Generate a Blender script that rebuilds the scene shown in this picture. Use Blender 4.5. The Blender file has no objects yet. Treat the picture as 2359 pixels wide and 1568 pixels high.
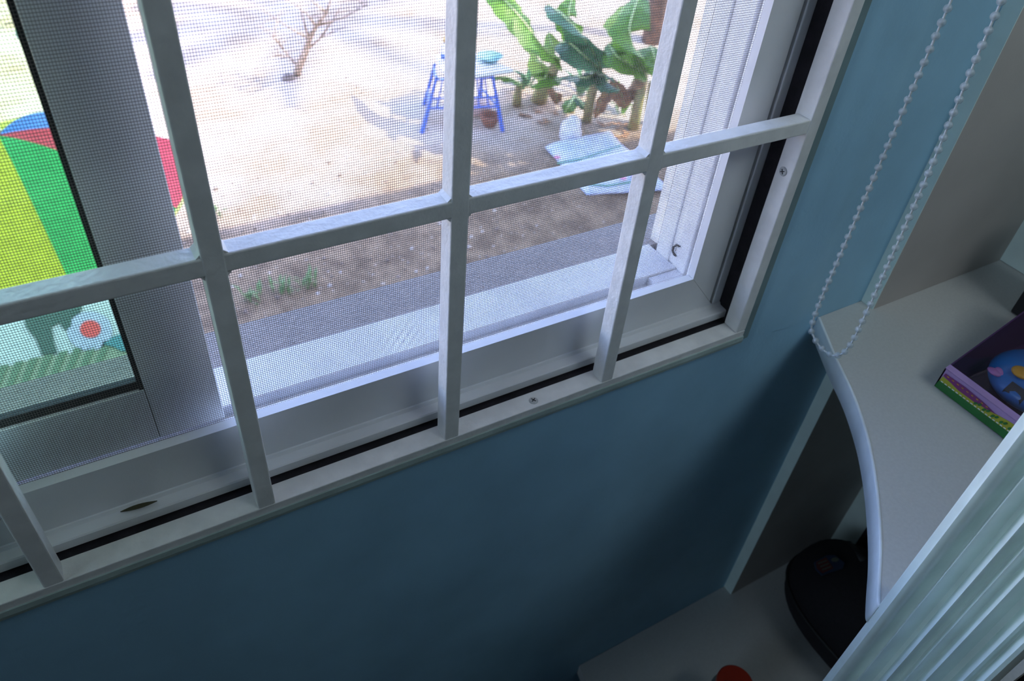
import bpy, bmesh, math, random
from math import sin, cos, pi, radians, sqrt
from mathutils import Vector, Matrix, Euler
random.seed(7)
SC = bpy.context.scene
COL = SC.collection

# ------------------------------------------------------------------ camera, sky, sun, lights, exposure
CAM = Vector((-0.0113, -0.3079, 0.3993))
FPX = 1785.2
RW = ((0.8662001, -0.4937891, 0.0766140), (-0.2788574, -0.6048963, -0.7458815), (0.4146517, 0.6247182, -0.6616579))  # right, down, forward
cd = bpy.data.cameras.new('camera'); cam = bpy.data.objects.new('camera', cd); COL.objects.link(cam)
rgt, dwn, fwd = [Vector(r) for r in RW]
cam.matrix_world = Matrix(((rgt.x, -dwn.x, -fwd.x, CAM.x), (rgt.y, -dwn.y, -fwd.y, CAM.y), (rgt.z, -dwn.z, -fwd.z, CAM.z), (0, 0, 0, 1)))
cd.sensor_width = 36; cd.lens = FPX / 2359 * 36; cd.clip_start = 0.01; cd.clip_end = 200
cd.dof.use_dof = True; cd.dof.focus_distance = 0.47; cd.dof.aperture_fstop = 14
SC.camera = cam
w = bpy.data.worlds.new('sky'); SC.world = w; w.use_nodes = True
nt = w.node_tree; nt.nodes.clear()
sk = nt.nodes.new('ShaderNodeTexSky'); sk.sky_type = 'NISHITA'; sk.sun_disc = False
sk.sun_elevation = radians(47); sk.sun_rotation = radians(147); sk.air_density = 1.3; sk.dust_density = 1.2
bg = nt.nodes.new('ShaderNodeBackground'); bg.inputs[1].default_value = 1.4
ow = nt.nodes.new('ShaderNodeOutputWorld'); tn = nt.nodes.new('ShaderNodeMix'); tn.data_type = 'RGBA'; tn.blend_type = 'MULTIPLY'; tn.inputs[0].default_value = 1; tn.inputs[7].default_value = (.90, .86, 1.12, 1); nt.links.new(sk.outputs[0], tn.inputs[6]); nt.links.new(tn.outputs[2], bg.inputs[0]); nt.links.new(bg.outputs[0], ow.inputs[0])
def light(name, typ, energy, color, loc=None, look=None, size=None, size_y=None):
    ld = bpy.data.lights.new(name, typ); ld.energy = energy; ld.color = color
    o = bpy.data.objects.new(name, ld); COL.objects.link(o)
    if loc: o.location = loc
    if look is not None: o.rotation_euler = Vector(look).to_track_quat('-Z', 'Y').to_euler()
    if size: ld.shape = 'RECTANGLE'; ld.size = size; ld.size_y = size_y or size
    return o
s = light('sun', 'SUN', 11.5, (1.0, .93, .82), None, (-.52, .78, -1)); s.data.angle = radians(.6)
rl = light('room_fill_light', 'AREA', 1.15, (.80, .94, 1.0), (.72, -.75, 1.12), (-.10, .75, -.60), .6, .45); rl.data.spread = radians(84)  # added fill lamp, unseen, brightens the wall and desk from upper right
light('side_fill_light', 'AREA', 0.6, (.58, .78, 1.0), (-1.9, -.42, .80), (2.3, .22, -.80), .8, .8).data.spread = radians(44)  # added fill from the left for post and desk edge, no opening there
SC.view_settings.view_transform = 'Standard'; SC.view_settings.look = 'None'
SC.view_settings.gamma = 1; SC.view_settings.exposure = 0.0; SC.view_settings.use_curve_mapping = False
SC.cycles.max_bounces = 8; SC.cycles.transparent_max_bounces = 16; SC.cycles.diffuse_bounces = 5

def at(u, v, ax, val):      # the place in the world where the photo's point (u, v) meets a real plane (ax = val)
    d = rgt * ((u - 1179.5) / FPX) + dwn * ((v - 784) / FPX) + fwd
    return CAM + d * ((val - CAM[ax]) / d[ax])

# ------------------------------------------------------------------ materials
def new_mat(name):
    m = bpy.data.materials.new(name); m.use_nodes = True; nt = m.node_tree; nt.nodes.clear()
    return m, nt, nt.nodes.new('ShaderNodeOutputMaterial')
def mat(name, c, rough=.5, var=.06, scale=30., bump=.0, bscale=200., spec=.5, metal=0, coat=0, trans=0., c2=None, det=4):
    m, nt, out = new_mat(name); N = nt.nodes.new; L = nt.links.new
    b = N('ShaderNodeBsdfPrincipled'); b.inputs['Roughness'].default_value = rough
    b.inputs['Specular IOR Level'].default_value = spec; b.inputs['Metallic'].default_value = metal; b.inputs['Coat Weight'].default_value = coat
    tc = N('ShaderNodeTexCoord'); nz = N('ShaderNodeTexNoise'); nz.inputs['Scale'].default_value = scale; nz.inputs['Detail'].default_value = det
    L(tc.outputs['Object'], nz.inputs['Vector'])
    mx = N('ShaderNodeMix'); mx.data_type = 'RGBA'
    a = c; bb = c2 if c2 else tuple(max(0, x * (1 - var * 2)) for x in c)
    if not c2: a = tuple(min(1, x * (1 + var)) for x in c)
    mx.inputs[6].default_value = (*a, 1); mx.inputs[7].default_value = (*bb, 1)
    rp = N('ShaderNodeMapRange'); rp.inputs[1].default_value = .35; rp.inputs[2].default_value = .65
    L(nz.outputs['Fac'], rp.inputs[0]); L(rp.outputs[0], mx.inputs[0]); L(mx.outputs[2], b.inputs['Base Color'])
    if bump:
        n2 = N('ShaderNodeTexNoise'); n2.inputs['Scale'].default_value = bscale; n2.inputs['Detail'].default_value = 5; L(tc.outputs['Object'], n2.inputs['Vector'])
        bp = N('ShaderNodeBump'); bp.inputs['Strength'].default_value = bump; bp.inputs['Distance'].default_value = .002
        L(n2.outputs['Fac'], bp.inputs['Height']); L(bp.outputs[0], b.inputs['Normal'])
    if trans:
        t = N('ShaderNodeBsdfTranslucent'); L(mx.outputs[2], t.inputs[0]); ms = N('ShaderNodeMixShader'); ms.inputs[0].default_value = trans
        L(b.outputs[0], ms.inputs[1]); L(t.outputs[0], ms.inputs[2]); L(ms.outputs[0], out.inputs[0])
    else: L(b.outputs[0], out.inputs[0])
    return m
def clear_mat(name, tint, gloss=.05, ior=1.45, milky=0.):
    m, nt, out = new_mat(name); N = nt.nodes.new; L = nt.links.new
    t = N('ShaderNodeBsdfTransparent'); t.inputs[0].default_value = (*tint, 1)
    g = N('ShaderNodeBsdfGlossy'); g.inputs['Roughness'].default_value = gloss
    f = N('ShaderNodeFresnel'); f.inputs[0].default_value = ior
    ge = N('ShaderNodeNewGeometry'); sb = N('ShaderNodeMath'); sb.operation = 'SUBTRACT'; sb.inputs[0].default_value = 1; L(ge.outputs['Backfacing'], sb.inputs[1])
    mu = N('ShaderNodeMath'); mu.operation = 'MULTIPLY'; L(f.outputs[0], mu.inputs[0]); L(sb.outputs[0], mu.inputs[1])
    a = N('ShaderNodeMixShader'); L(mu.outputs[0], a.inputs[0]); L(t.outputs[0], a.inputs[1]); L(g.outputs[0], a.inputs[2]); last = a
    if milky:
        d = N('ShaderNodeBsdfDiffuse'); d.inputs[0].default_value = (.75, .78, .8, 1)
        z = N('ShaderNodeMixShader'); z.inputs[0].default_value = milky; L(last.outputs[0], z.inputs[1]); L(d.outputs[0], z.inputs[2]); last = z
    L(last.outputs[0], out.inputs[0]); return m
M = dict(
    grille=mat('grille_white_paint', (.83, .83, .81), .38, .04, 60, .25, 300),
    frame=mat('window_white_aluminium', (.78, .79, .80), .35, .02, 20, .05, 400),
    sash=mat('sash_white', (.93, .96, .98), .30, .01, 20, spec=.7),
    trim_shaded=mat('pale_trim_shaded', (.20, .29, .30), .7),  # pale green trim darkened, the shade of the recess put into its colour
    track=mat('track_white', (.72, .73, .75), .45, .04, 40),
    gap_shade=mat('gap_shade_black', (.016, .013, .018), .9, .2, 80, .5, 300),  # near-black strips that paint the shade of the open gap behind the grille
    gasket=mat('black_rubber', (.012, .013, .014), .6),
    wall=mat('blue_wall_paint', (.33, .58, .76), .55, .05, 9, .18, 260),
    pale=mat('pale_green_trim', (.40, .50, .47), .6, .06, 25, .3, 260),
    lamin=mat('white_laminate', (.60, .59, .57), .42, .02, 400, .06, 900),
    backp=mat('grey_board', (.50, .46, .43), .6, .03, 15, .05, 500),
    edge=mat('pale_edge_banding', (.80, .93, .88), .5, .03, 30),
    flute=mat('glossy_white_fluted_paint', (.82, .90, .87), .36, .03, 40, .05, 200, spec=.6),
    plaster=mat('outer_plaster', (.80, .79, .78), .8, .08, 30, .5, 200),
    sill=mat('grey_cement_sill', (.30, .275, .255), .8, .08, 60, .5, 300, c2=(.26, .24, .225)),
    room=mat('room_paint', (.14, .20, .23), .7),
    floor=mat('floor_tile', (.09, .09, .09), .4),
    wire=mat('screen_wire', (.22, .20, .19), .6, .1, 200),
    screw=mat('screw_painted', (.55, .56, .55), .35, .1, 300, .4, 500),
    dark=mat('near_black', (.010, .010, .012), .6),
    navy=mat('black_bag_fabric', (.012, .009, .013), .85, .1, 300, .5, 900),
    orange=mat('orange_lid_plastic', (.42, .030, .012), .35),
    greyp=mat('grey_bottle', (.16, .20, .21), .4),
    cord=mat('white_cord', (.62, .66, .66), .6),
    bead=clear_mat('clear_bead', (.9, .94, .95), .08, 1.5, .30),
    glass=clear_mat('green_tinted_glass', (.77, .90, .74), .0, 1.45),
    blister=clear_mat('clear_blister', (.90, .88, .93), .06, 1.5),
    green=mat('carton_green', (.020, .16, .030), .4), yellow=mat('carton_yellow', (.42, .40, .03), .4), magenta=mat('carton_magenta', (.22, .035, .16), .4),
    lilac=mat('carton_lilac', (.42, .26, .50), .4), purple=mat('carton_purple', (.060, .018, .085), .4), whitep=mat('print_white', (.75, .78, .75), .4),
    eggblue=mat('toy_blue', (.012, .14, .42), .3), pink=mat('toy_pink', (.42, .16, .42), .35), gold=mat('toy_gold', (.60, .30, .02), .35),
    patchred=mat('patch_red', (.10, .02, .02), .8), patchblue=mat('patch_blue', (.015, .03, .07), .8), patchgrey=mat('patch_pale', (.09, .10, .08), .8),
    # outdoors
    leafy=mat('banana_leaf', (.16, .33, .035), .45, .1, 5, .3, 60, trans=.45, c2=(.10, .24, .03)),
    leafdk=mat('banana_leaf_blue_green', (.07, .19, .07), .45, .1, 5, .3, 60, trans=.35, c2=(.05, .14, .06)),
    leaflt=mat('banana_leaf_pale', (.36, .52, .12), .45, .1, 5, .3, 60, trans=.4),
    rib=mat('leaf_midrib', (.45, .55, .20), .5),
    stem=mat('banana_stem', (.30, .34, .11), .6, .15, 12, c2=(.32, .22, .09)),
    dry=mat('dry_banana_leaf', (.42, .22, .09), .8, .2, 10, c2=(.22, .11, .05)),
    bark=mat('bare_branch', (.42, .33, .25), .85, .2, 30),
    bark2=mat('palm_bark', (.16, .09, .06), .9, .3, 14, .6, 40, c2=(.07, .05, .04)),
    plank=mat('white_board', (.80, .80, .78), .5), bluepl=mat('blue_plastic', (.07, .16, .62), .35), aqua=mat('aqua_plastic', (.16, .34, .36), .3),
    bagw=mat('white_bag_plastic', (.72, .72, .78), .35, .06, 12, .6, 40), sackb=mat('pale_blue_sack', (.42, .52, .78), .5, .05, 8, .5, 40, c2=(.60, .66, .82)),
    terra=mat('terracotta', (.26, .10, .055), .8), cloth=mat('pink_cloth', (.60, .42, .36), .8, .1, 9, .6, 40),
    capy=mat('ochre_cap', (.55, .36, .12), .5), stripeg=mat('sack_green', (.12, .32, .20), .5), sackp=mat('sack_pink', (.65, .25, .35), .5),
    u_y=mat('canopy_yellow', (.88, .80, .045), .6, trans=.35), u_g=mat('canopy_green', (.07, .56, .12), .6, trans=.35), u_r=mat('canopy_red', (.90, .07, .08), .6, trans=.35),
    u_b=mat('canopy_blue', (.06, .24, .70), .6, trans=.35), u_t=mat('canopy_trim', (.75, .70, .12), .6), pole=mat('pole_metal', (.5, .5, .5), .3, metal=1),
    matw=mat('mat_white', (.42, .44, .36), .6), matd=mat('mat_dark_green', (.035, .075, .04), .6), matg=mat('mat_grass_green', (.10, .16, .07), .6),
    matr=mat('mat_red', (.62, .05, .03), .6), matt=mat('mat_teal', (.05, .18, .16), .6), mato=mat('mat_olive', (.22, .25, .13), .6), matp=mat('mat_pale_disc', (.36, .37, .40), .6),
    stone=mat('pale_stone', (.55, .50, .44), .85, .15, 20), brownst=mat('brown_stone', (.24, .19, .15), .9, .15, 20), weed=mat('weed_green', (.17, .27, .10), .6, trans=.3),
    ochre=mat('dried_olive_leaf', (.055, .05, .02), .7),
)
def ground_mat():
    m, nt, out = new_mat('sandy_yard_soil'); N = nt.nodes.new; L = nt.links.new
    b = N('ShaderNodeBsdfPrincipled'); b.inputs['Roughness'].default_value = .95; b.inputs['Specular IOR Level'].default_value = .1
    tc = N('ShaderNodeTexCoord')
    def noise(sc, det=6, rough=.6):
        n = N('ShaderNodeTexNoise'); n.inputs['Scale'].default_value = sc; n.inputs['Detail'].default_value = det; n.inputs['Roughness'].default_value = rough
        L(tc.outputs['Object'], n.inputs['Vector']); return n
    def ramp(fac, a, c, lo, hi):
        r = N('ShaderNodeMapRange'); r.inputs[1].default_value = lo; r.inputs[2].default_value = hi; L(fac, r.inputs[0])
        x = N('ShaderNodeMix'); x.data_type = 'RGBA'; L(r.outputs[0], x.inputs[0])
        for i, q in ((6, a), (7, c)):
            if isinstance(q, tuple): x.inputs[i].default_value = (*q, 1)
            else: L(q, x.inputs[i])
        return x.outputs[2]
    sand = ramp(noise(1.3).outputs['Fac'], (.60, .50, .40), (.44, .32, .21), .42, .62)
    soil = ramp(noise(5).outputs['Fac'], (.30, .215, .13), (.17, .12, .075), .38, .62)
    sp = ramp(noise(26, 3).outputs['Fac'], soil, (.62, .54, .44), .66, .72)
    sx = N('ShaderNodeSeparateXYZ'); L(tc.outputs['Object'], sx.inputs[0])
    ad = N('ShaderNodeMath'); ad.operation = 'MULTIPLY_ADD'; ad.inputs[1].default_value = 1.6; L(noise(1.1).outputs['Fac'], ad.inputs[0]); L(sx.outputs[1], ad.inputs[2])
    L(ramp(ad.outputs[0], sp, sand, 5.6, 6.4), b.inputs['Base Color'])
    bp = N('ShaderNodeBump'); bp.inputs['Strength'].default_value = .9; bp.inputs['Distance'].default_value = .03; L(noise(9, 8, .7).outputs['Fac'], bp.inputs['Height']); L(bp.outputs[0], b.inputs['Normal'])
    L(b.outputs[0], out.inputs[0]); return m
M['ground'] = ground_mat()

# ------------------------------------------------------------------ object helpers
def empty(name, loc=(0, 0, 0)):
    o = bpy.data.objects.new(name, None); COL.objects.link(o); o.location = loc; o.empty_display_size = .05; return o
def tag(o, label=None, cat=None, group=None, kind=None):
    if label: o['label'] = label
    if cat: o['category'] = cat
    if group: o['group'] = group
    if kind: o['kind'] = kind
    return o
def obj(name, bm, m, parent=None, smooth=False):
    me = bpy.data.meshes.new(name); bmesh.ops.recalc_face_normals(bm, faces=bm.faces); bm.to_mesh(me); bm.free()
    me.materials.append(M[m] if isinstance(m, str) else m)
    if smooth: me.polygons.foreach_set('use_smooth', [True] * len(me.polygons))
    return link(name, me, parent)
def link(name, me, parent=None):
    o = bpy.data.objects.new(name, me); COL.objects.link(o)
    if parent:
        o.parent = parent; o.matrix_parent_inverse = Matrix.Translation(-wloc(parent))
    return o
def wloc(o):
    v = o.location.copy()
    return v if o.parent is None else v     # parents of parts keep identity children, see below
def BM(): return bmesh.new()
def box(bm, x0, x1, y0, y1, z0, z1, bev=0., seg=2):
    r = bmesh.ops.create_cube(bm, size=1, matrix=Matrix.Translation(((x0 + x1) / 2, (y0 + y1) / 2, (z0 + z1) / 2)) @ Matrix.Diagonal((abs(x1 - x0), abs(y1 - y0), abs(z1 - z0), 1)))
    if bev:
        es = list({e for v in r['verts'] for e in v.link_edges})
        bmesh.ops.bevel(bm, geom=es, offset=bev, segments=seg, affect='EDGES', profile=.5)
    return bm
def poly(bm, pts, d):       # extrude polygon pts (3D) by vector d
    a = [bm.verts.new(p) for p in pts]; b = [bm.verts.new(Vector(p) + Vector(d)) for p in pts]; n = len(pts)
    bm.faces.new(a); bm.faces.new(b[::-1])
    for i in range(n): bm.faces.new((a[i], b[i], b[(i + 1) % n], a[(i + 1) % n]))
    return bm
def tube(bm, pts, r, n=8, cap=True):
    pts = [Vector(p) for p in pts]; rs = r if isinstance(r, (list, tuple)) else [r] * len(pts); rings = []; up = None
    for i, p in enumerate(pts):
        t = (pts[min(i + 1, len(pts) - 1)] - pts[max(i - 1, 0)]).normalized()
        if up is None: up = t.orthogonal().normalized()
        up = (up - t * up.dot(t)).normalized(); s_ = t.cross(up)
        rings.append([bm.verts.new(p + (up * cos(2 * pi * k / n) + s_ * sin(2 * pi * k / n)) * rs[i]) for k in range(n)])
    for i in range(len(rings) - 1):
        for k in range(n): bm.faces.new((rings[i][k], rings[i][(k + 1) % n], rings[i + 1][(k + 1) % n], rings[i + 1][k]))
    if cap: bm.faces.new(rings[0][::-1]); bm.faces.new(rings[-1])
    return bm
def ball(bm, c, rx, ry=None, rz=None, u=16, v=10, rot=None):
    ry = ry or rx; rz = rz or rx
    mt = Matrix.Translation(c) @ (rot.to_matrix().to_4x4() if rot else Matrix()) @ Matrix.Diagonal((rx, ry, rz, 1))
    bmesh.ops.create_uvsphere(bm, u_segments=u, v_segments=v, radius=1, matrix=mt); return bm
def lathe(bm, c, prof, n=28):
    rings = []
    for r, z in prof: rings.append([bm.verts.new((c[0] + r * cos(2 * pi * k / n), c[1] + r * sin(2 * pi * k / n), c[2] + z)) for k in range(n)])
    for i in range(len(rings) - 1):
        for k in range(n): bm.faces.new((rings[i][k], rings[i][(k + 1) % n], rings[i + 1][(k + 1) % n], rings[i + 1][k]))
    bm.faces.new(rings[0][::-1]); bm.faces.new(rings[-1]); return bm
def extrude_x(bm, yz, x0, x1): return poly(bm, [(x0, y, z) for y, z in yz], (x1 - x0, 0, 0))
def extrude_z(bm, xy, z0, z1): return poly(bm, [(x, y, z0) for x, y in xy], (0, 0, z1 - z0))
def struct(name, bm, m, parent=None):
    o = obj(name, bm, m, parent)
    if not parent: o['kind'] = 'structure'
    return o

# ================================================================== STRUCTURE
WY0, WY1 = .004, .105           # inner and outer face of the window wall
OX0, OX1, OZ0, OZ1 = -.62, .424, -.0125, 1.12
bm = BM()
box(bm, -2.0, OX0, WY0, WY1, -3.05, 1.62); box(bm, OX1, 2.0, WY0, WY1, -3.05, 1.62)
box(bm, OX0, OX1, WY0, WY1, -3.05, OZ0); box(bm, OX0, OX1, WY0, WY1, OZ1, 1.62)
struct('wall_window', bm, 'wall')
# faint swelling of the plaster beside the window
bm = BM(); N_ = 24; prof = [(.436 + .068 * i / N_, WY0 - .0022 * sin(pi * (i / N_) ** 1.8) ** 2) for i in range(N_ + 1)]
extrude_z(bm, [(.504, WY0 + .002), (.436, WY0 + .002)] + prof, -.02, 1.5)
o = obj('plaster_ridge', bm, 'wall', bpy.data.objects['wall_window'])
for nm, b in (('wall_back', (-2.0, 2.0, -3.3, -3.2, -.97, 1.62)), ('wall_left', (-2.1, -2.0, -3.3, WY1, -.97, 1.62)), ('wall_right', (2.0, 2.1, -3.3, WY1, -.97, 1.62))):
    struct(nm, box(BM(), *b), 'room')
struct('floor', box(BM(), -2.0, 2.0, -3.2, WY0, -1.05, -.95), 'floor')
struct('ceiling', box(BM(), -2.0, 2.0, -3.2, WY0, 1.52, 1.62), 'room')
bm = BM(); box(bm, -9, 12, -4.2, 1.20, 1.66, 1.78); box(bm, -9, -2.1, -4, .1, -3.05, 1.66); box(bm, 2.1, 12, -4, .1, -3.05, 1.66); box(bm, -2.0, 2.0, -3.2, WY0 - .02, -3.05, -1.1)
struct('roof_and_house', bm, 'plaster')
bm = BM(); extrude_x(bm, [(-.0010, -.0130), (-.0016, -.0100), (-.0012, -.0062), (.0010, -.0056), (.0139, -.0108), (.004, -.0130)], OX0, .4200)
struct('trim_1', bm, 'pale')
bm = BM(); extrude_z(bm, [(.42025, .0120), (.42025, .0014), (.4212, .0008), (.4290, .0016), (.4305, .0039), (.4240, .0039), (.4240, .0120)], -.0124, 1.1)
struct('trim_2', bm, 'trim_shaded')
# --- the window itself
win = empty('window_1', (.0, .03, 0)); tag(win, kind='structure')
def wobj(name, bm, m, label=None):
    o = obj(name, bm, m, win)
    if label: o['label'] = label
    return o
wobj('inner_ledge', extrude_x(BM(), [(.0200, .0006), (.0200, .0068), (.0208, .0076), (.0275, .0080), (.0288, .0100), (.0300, .0100), (.0300, .0006)], -.60, .4205), 'frame')
wobj('bottom_gap_shade', box(BM(), -.60, .4205, .0146, .0300, -.0118, -.0020), 'gap_shade', 'black strip that paints the shade in the gap behind the grille')
wobj('side_gap_shade', box(BM(), .4150, .4238, .0140, .0300, -.0115, 1.1), 'gap_shade')  # painted gap shade continued up the side
wobj('side_strip', box(BM(), .4072, .4203, .0296, .0380, .0030, 1.1, .0008), 'frame')
# outer sliding track (flange, channel, bright outer flange)
wobj('inner_flange', box(BM(), -.60, .3850, .0390, .0492, -.006, .0330, .0006), 'track')
wobj('channel_floor', box(BM(), -.60, .3560, .0494, .0582, -.006, .0262), 'track')
wobj('channel_end', box(BM(), .3562, .3850, .0494, .0582, -.006, .0330, .0006), 'track')
wobj('outer_flange', extrude_x(BM(), [(.0584, -.006), (.0584, .0335), (.0592, .0340), (.0960, .0335), (.0960, -.006)], -.60, .3850), 'track')
jm = BM(); box(jm, .3852, .4235, .0390, .0455, -.006, 1.1); box(jm, .3880, .4235, .0456, .0490, -.006, 1.1); box(jm, .3852, .4235, .0491, .0640, -.006, 1.1, .0012); box(jm, .3862, .4235, .0641, .0690, -.006, 1.1)
box(jm, .3852, .4235, .0691, .0860, -.006, 1.1, .0016)
wobj('side_jamb', jm, 'track')
wobj('cement_sill', extrude_x(BM(), [(.0962, -.02), (.0962, .0315), (.1400, .0275), (.1430, .0250), (.1430, -.02)], -.66, .46), 'sill')
nz = random.Random(3); edge = [(.3856, .0862)] + [(.3950 + nz.uniform(-.0006, .0006), .0862 + .019 * i / 5) for i in range(1, 6)] + [(.424, .105), (.424, .0862)]
wobj('outer_reveal', extrude_z(BM(), edge, .02, 1.1), 'plaster')
wobj('head_frame', box(BM(), -.60, .4235, .028, .096, .90, 1.11), 'frame')
wobj('left_frame', box(BM(), -.615, -.58, .028, .096, -.006, .90), 'frame')
# --- ground outside
bm = BM(); GX, GY = 90, 90
vs = [[None] * (GY + 1) for _ in range(GX + 1)]
from mathutils import noise
def gz(x, y):
    h = .05 * noise.noise(Vector((x * .7, y * .7, 1))) + .018 * noise.noise(Vector((x * 3, y * 3, 5)))
    if y < 5.5: h += .022 * noise.noise(Vector((x * 8, y * 8, 9)))
    return -3.0 + h
for i in range(GX + 1):
    for j in range(GY + 1):
        x = -7 + 20 * i / GX; y = .12 + 15 * (j / GY) ** 1.25
        vs[i][j] = bm.verts.new((x, y, gz(x, y)))
for i in range(GX):
    for j in range(GY): bm.faces.new((vs[i][j], vs[i + 1][j], vs[i + 1][j + 1], vs[i][j + 1]))
g = obj('ground', bm, 'ground', None, True); g['kind'] = 'structure'
bm = BM(); box(bm, -80, 80, 15.2, 90, -3.4, -3.1); box(bm, 13.05, 80, -60, 15.1, -3.4, -3.1); box(bm, -80, -7.05, -60, 15.1, -3.4, -3.1); struct('far_ground', bm, 'ground')

# ================================================================== GRILLE
gr = empty('window_grille', (.1, .006, 0)); tag(gr, 'white painted steel security grille of square bars screwed inside the window', 'grille')
xr = .4099
for x, lab in ((-.4700, 0), (-.3440, 0), (-.2170, 0), (-.0897, 0), (.0272, 0), (.1526, 0), (.2814, 0)):
    obj('vertical_bar', box(BM(), x - .0052, x + .0052, 0, .0125, -.001, 1.03, .0009), 'grille', gr)
for z in (.1754, .3700, .5650, .7600, .9400):
    obj('horizontal_bar', box(BM(), -.599, xr + .001, .0003, .0122, z, z + .0101, .0009), 'grille', gr)
obj('frame_rail', box(BM(), -.609, xr + .0102, -.0003, .0145, -.0105, 0, .0006), 'grille', gr)
obj('frame_rail', box(BM(), -.609, xr + .0102, -.0003, .0145, 1.03, 1.04, .0009), 'grille', gr)
obj('frame_stile', box(BM(), xr, xr + .0102, -.0003, .0145, .0001, 1.0299, .0009), 'grille', gr)
obj('frame_stile', box(BM(), -.609, -.599, -.0003, .0145, .0001, 1.0299, .0009), 'grille', gr)
# weld fillets at each crossing
for x in (-.0897, .0272, .1526, .2814):
    bm = BM()
    for sx in (-1, 1):
        e = x + sx * .0050
        for z0, dz in ((.1756, -.0028), (.1853, .0024)):
            poly(bm, [(e, .0010, z0), (e + sx * .0026, .0010, z0), (e, .0010, z0 + dz)], (0, .0108, 0))
    obj('weld', bm, 'grille', gr, False)
def screw(c, ax, parent):     # ax: outward direction axis, head with a cross slot
    bm = BM(); n = 24
    prof = [(.0034, 0), (.0034, .0004), (.0028, .0009), (.0012, .0010)]
    lathe(bm, (0, 0, 0), prof, n)
    rot = Vector(ax).to_track_quat('Z', 'Y').to_matrix().to_4x4()
    bmesh.ops.transform(bm, matrix=Matrix.Translation(c) @ rot, verts=bm.verts)
    h = obj('screw', bm, 'screw', parent, False)
    b2 = BM(); box(b2, -.0019, .0019, -.00032, .00032, .0009, .00125); box(b2, -.00032, .00032, -.0019, .0019, .0009, .00127)
    bmesh.ops.transform(b2, matrix=Matrix.Translation(c) @ rot @ Matrix.Rotation(.5, 4, 'Z'), verts=b2.verts)
    o = obj('cross_slot', b2, 'dark'); o.parent = h; o.matrix_parent_inverse = Matrix.Identity(4); fixp(o)
    return h
def fixp(o):        # a sub-part built in world coordinates under a part that also has world coordinates
    o.matrix_parent_inverse = Matrix.Translation(-wpos(o.parent))
def wpos(o):
    return Vector((0, 0, 0))
screw((.2207, .0060, -.0001), (0, 0, 1), gr)
screw((xr, .0078, .1440), (-1, 0, 0), gr)
screw((-.30, .0060, -.0001), (0, 0, 1), gr)

# ================================================================== INSECT SCREEN
sc = empty('insect_screen', (.14, .034, .03)); tag(sc, 'white framed sliding insect screen with fine grey mesh, behind the bars', 'insect screen')
SX0, SX1, SZ0, SZ1 = -.0915, .3765, .0445, .86; FW = .0300
yf0, yf1 = .0300, .0366
def mitred(p, name):
    return obj(name, poly(BM(), [(x, yf0, z) for x, z in p], (0, yf1 - yf0, 0)), 'frame', sc)
g_ = .00025
mitred([(SX0, SZ0), (SX1, SZ0), (SX1 + FW - g_, SZ0 - .0345), (SX0 - FW + g_, SZ0 - .0345)], 'bottom_rail')
mitred([(SX0, SZ1), (SX1, SZ1), (SX1 + FW, SZ1 + FW), (SX0 - FW, SZ1 + FW)], 'top_rail')
mitred([(SX1, SZ0 + g_), (SX1, SZ1), (SX1 + FW - .003, SZ1 + FW - .003), (SX1 + FW - .003, SZ0 - .0310)], 'side_stile')
mitred([(SX0, SZ0 + g_), (SX0, SZ1), (SX0 - FW, SZ1 + FW), (SX0 - FW, SZ0 - .0340)], 'side_stile')
ys, wr = .0378, .00009
V = []; F = []
def bar_box(x0, x1, y0, y1, z0, z1):
    i = len(V); V.extend([(x0, y0, z0), (x1, y0, z0), (x1, y1, z0), (x0, y1, z0), (x0, y0, z1), (x1, y0, z1), (x1, y1, z1), (x0, y1, z1)])
    F.extend([(i, i + 1, i + 5, i + 4), (i + 1, i + 2, i + 6, i + 5), (i + 2, i + 3, i + 7, i + 6), (i + 3, i, i + 4, i + 7)])
def dent(x, z): return .0010 * math.exp(-(((x - .134) / .012) ** 2 + ((z - .066) / .010) ** 2)) * sin((x + z) * 900)
x = SX0 - .002
while x < SX1 + .002:
    if .10 < x < .17:       # a puckered patch low in the mesh
        zs = [SZ0 - .002] + [.048 + .004 * k for k in range(12)] + [SZ1 + .002]
        for a, b in zip(zs[:-1], zs[1:]):
            xa, xb = x + dent(x, a), x + dent(x, b); i = len(V)
            V.extend([(xa - wr, ys - wr, a), (xa + wr, ys - wr, a), (xa + wr, ys + wr, a), (xa - wr, ys + wr, a), (xb - wr, ys - wr, b), (xb + wr, ys - wr, b), (xb + wr, ys + wr, b), (xb - wr, ys + wr, b)])
            F.extend([(i, i + 1, i + 5, i + 4), (i + 1, i + 2, i + 6, i + 5), (i + 2, i + 3, i + 7, i + 6), (i + 3, i, i + 4, i + 7)])
    else: bar_box(x - wr, x + wr, ys - wr, ys + wr, SZ0 - .002, SZ1 + .002)
    x += .00123
z = SZ0 - .001
while z < SZ1 + .002:
    bar_box(SX0 - .002, SX1 + .002, ys + wr, ys + 3 * wr, z - wr, z + wr); z += .00146
me = bpy.data.meshes.new('mesh'); me.from_pydata(V, [], F); me.materials.append(M['wire']); me.update()
o = link('mesh', me, sc); o['kind'] = 'stuff'

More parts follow.
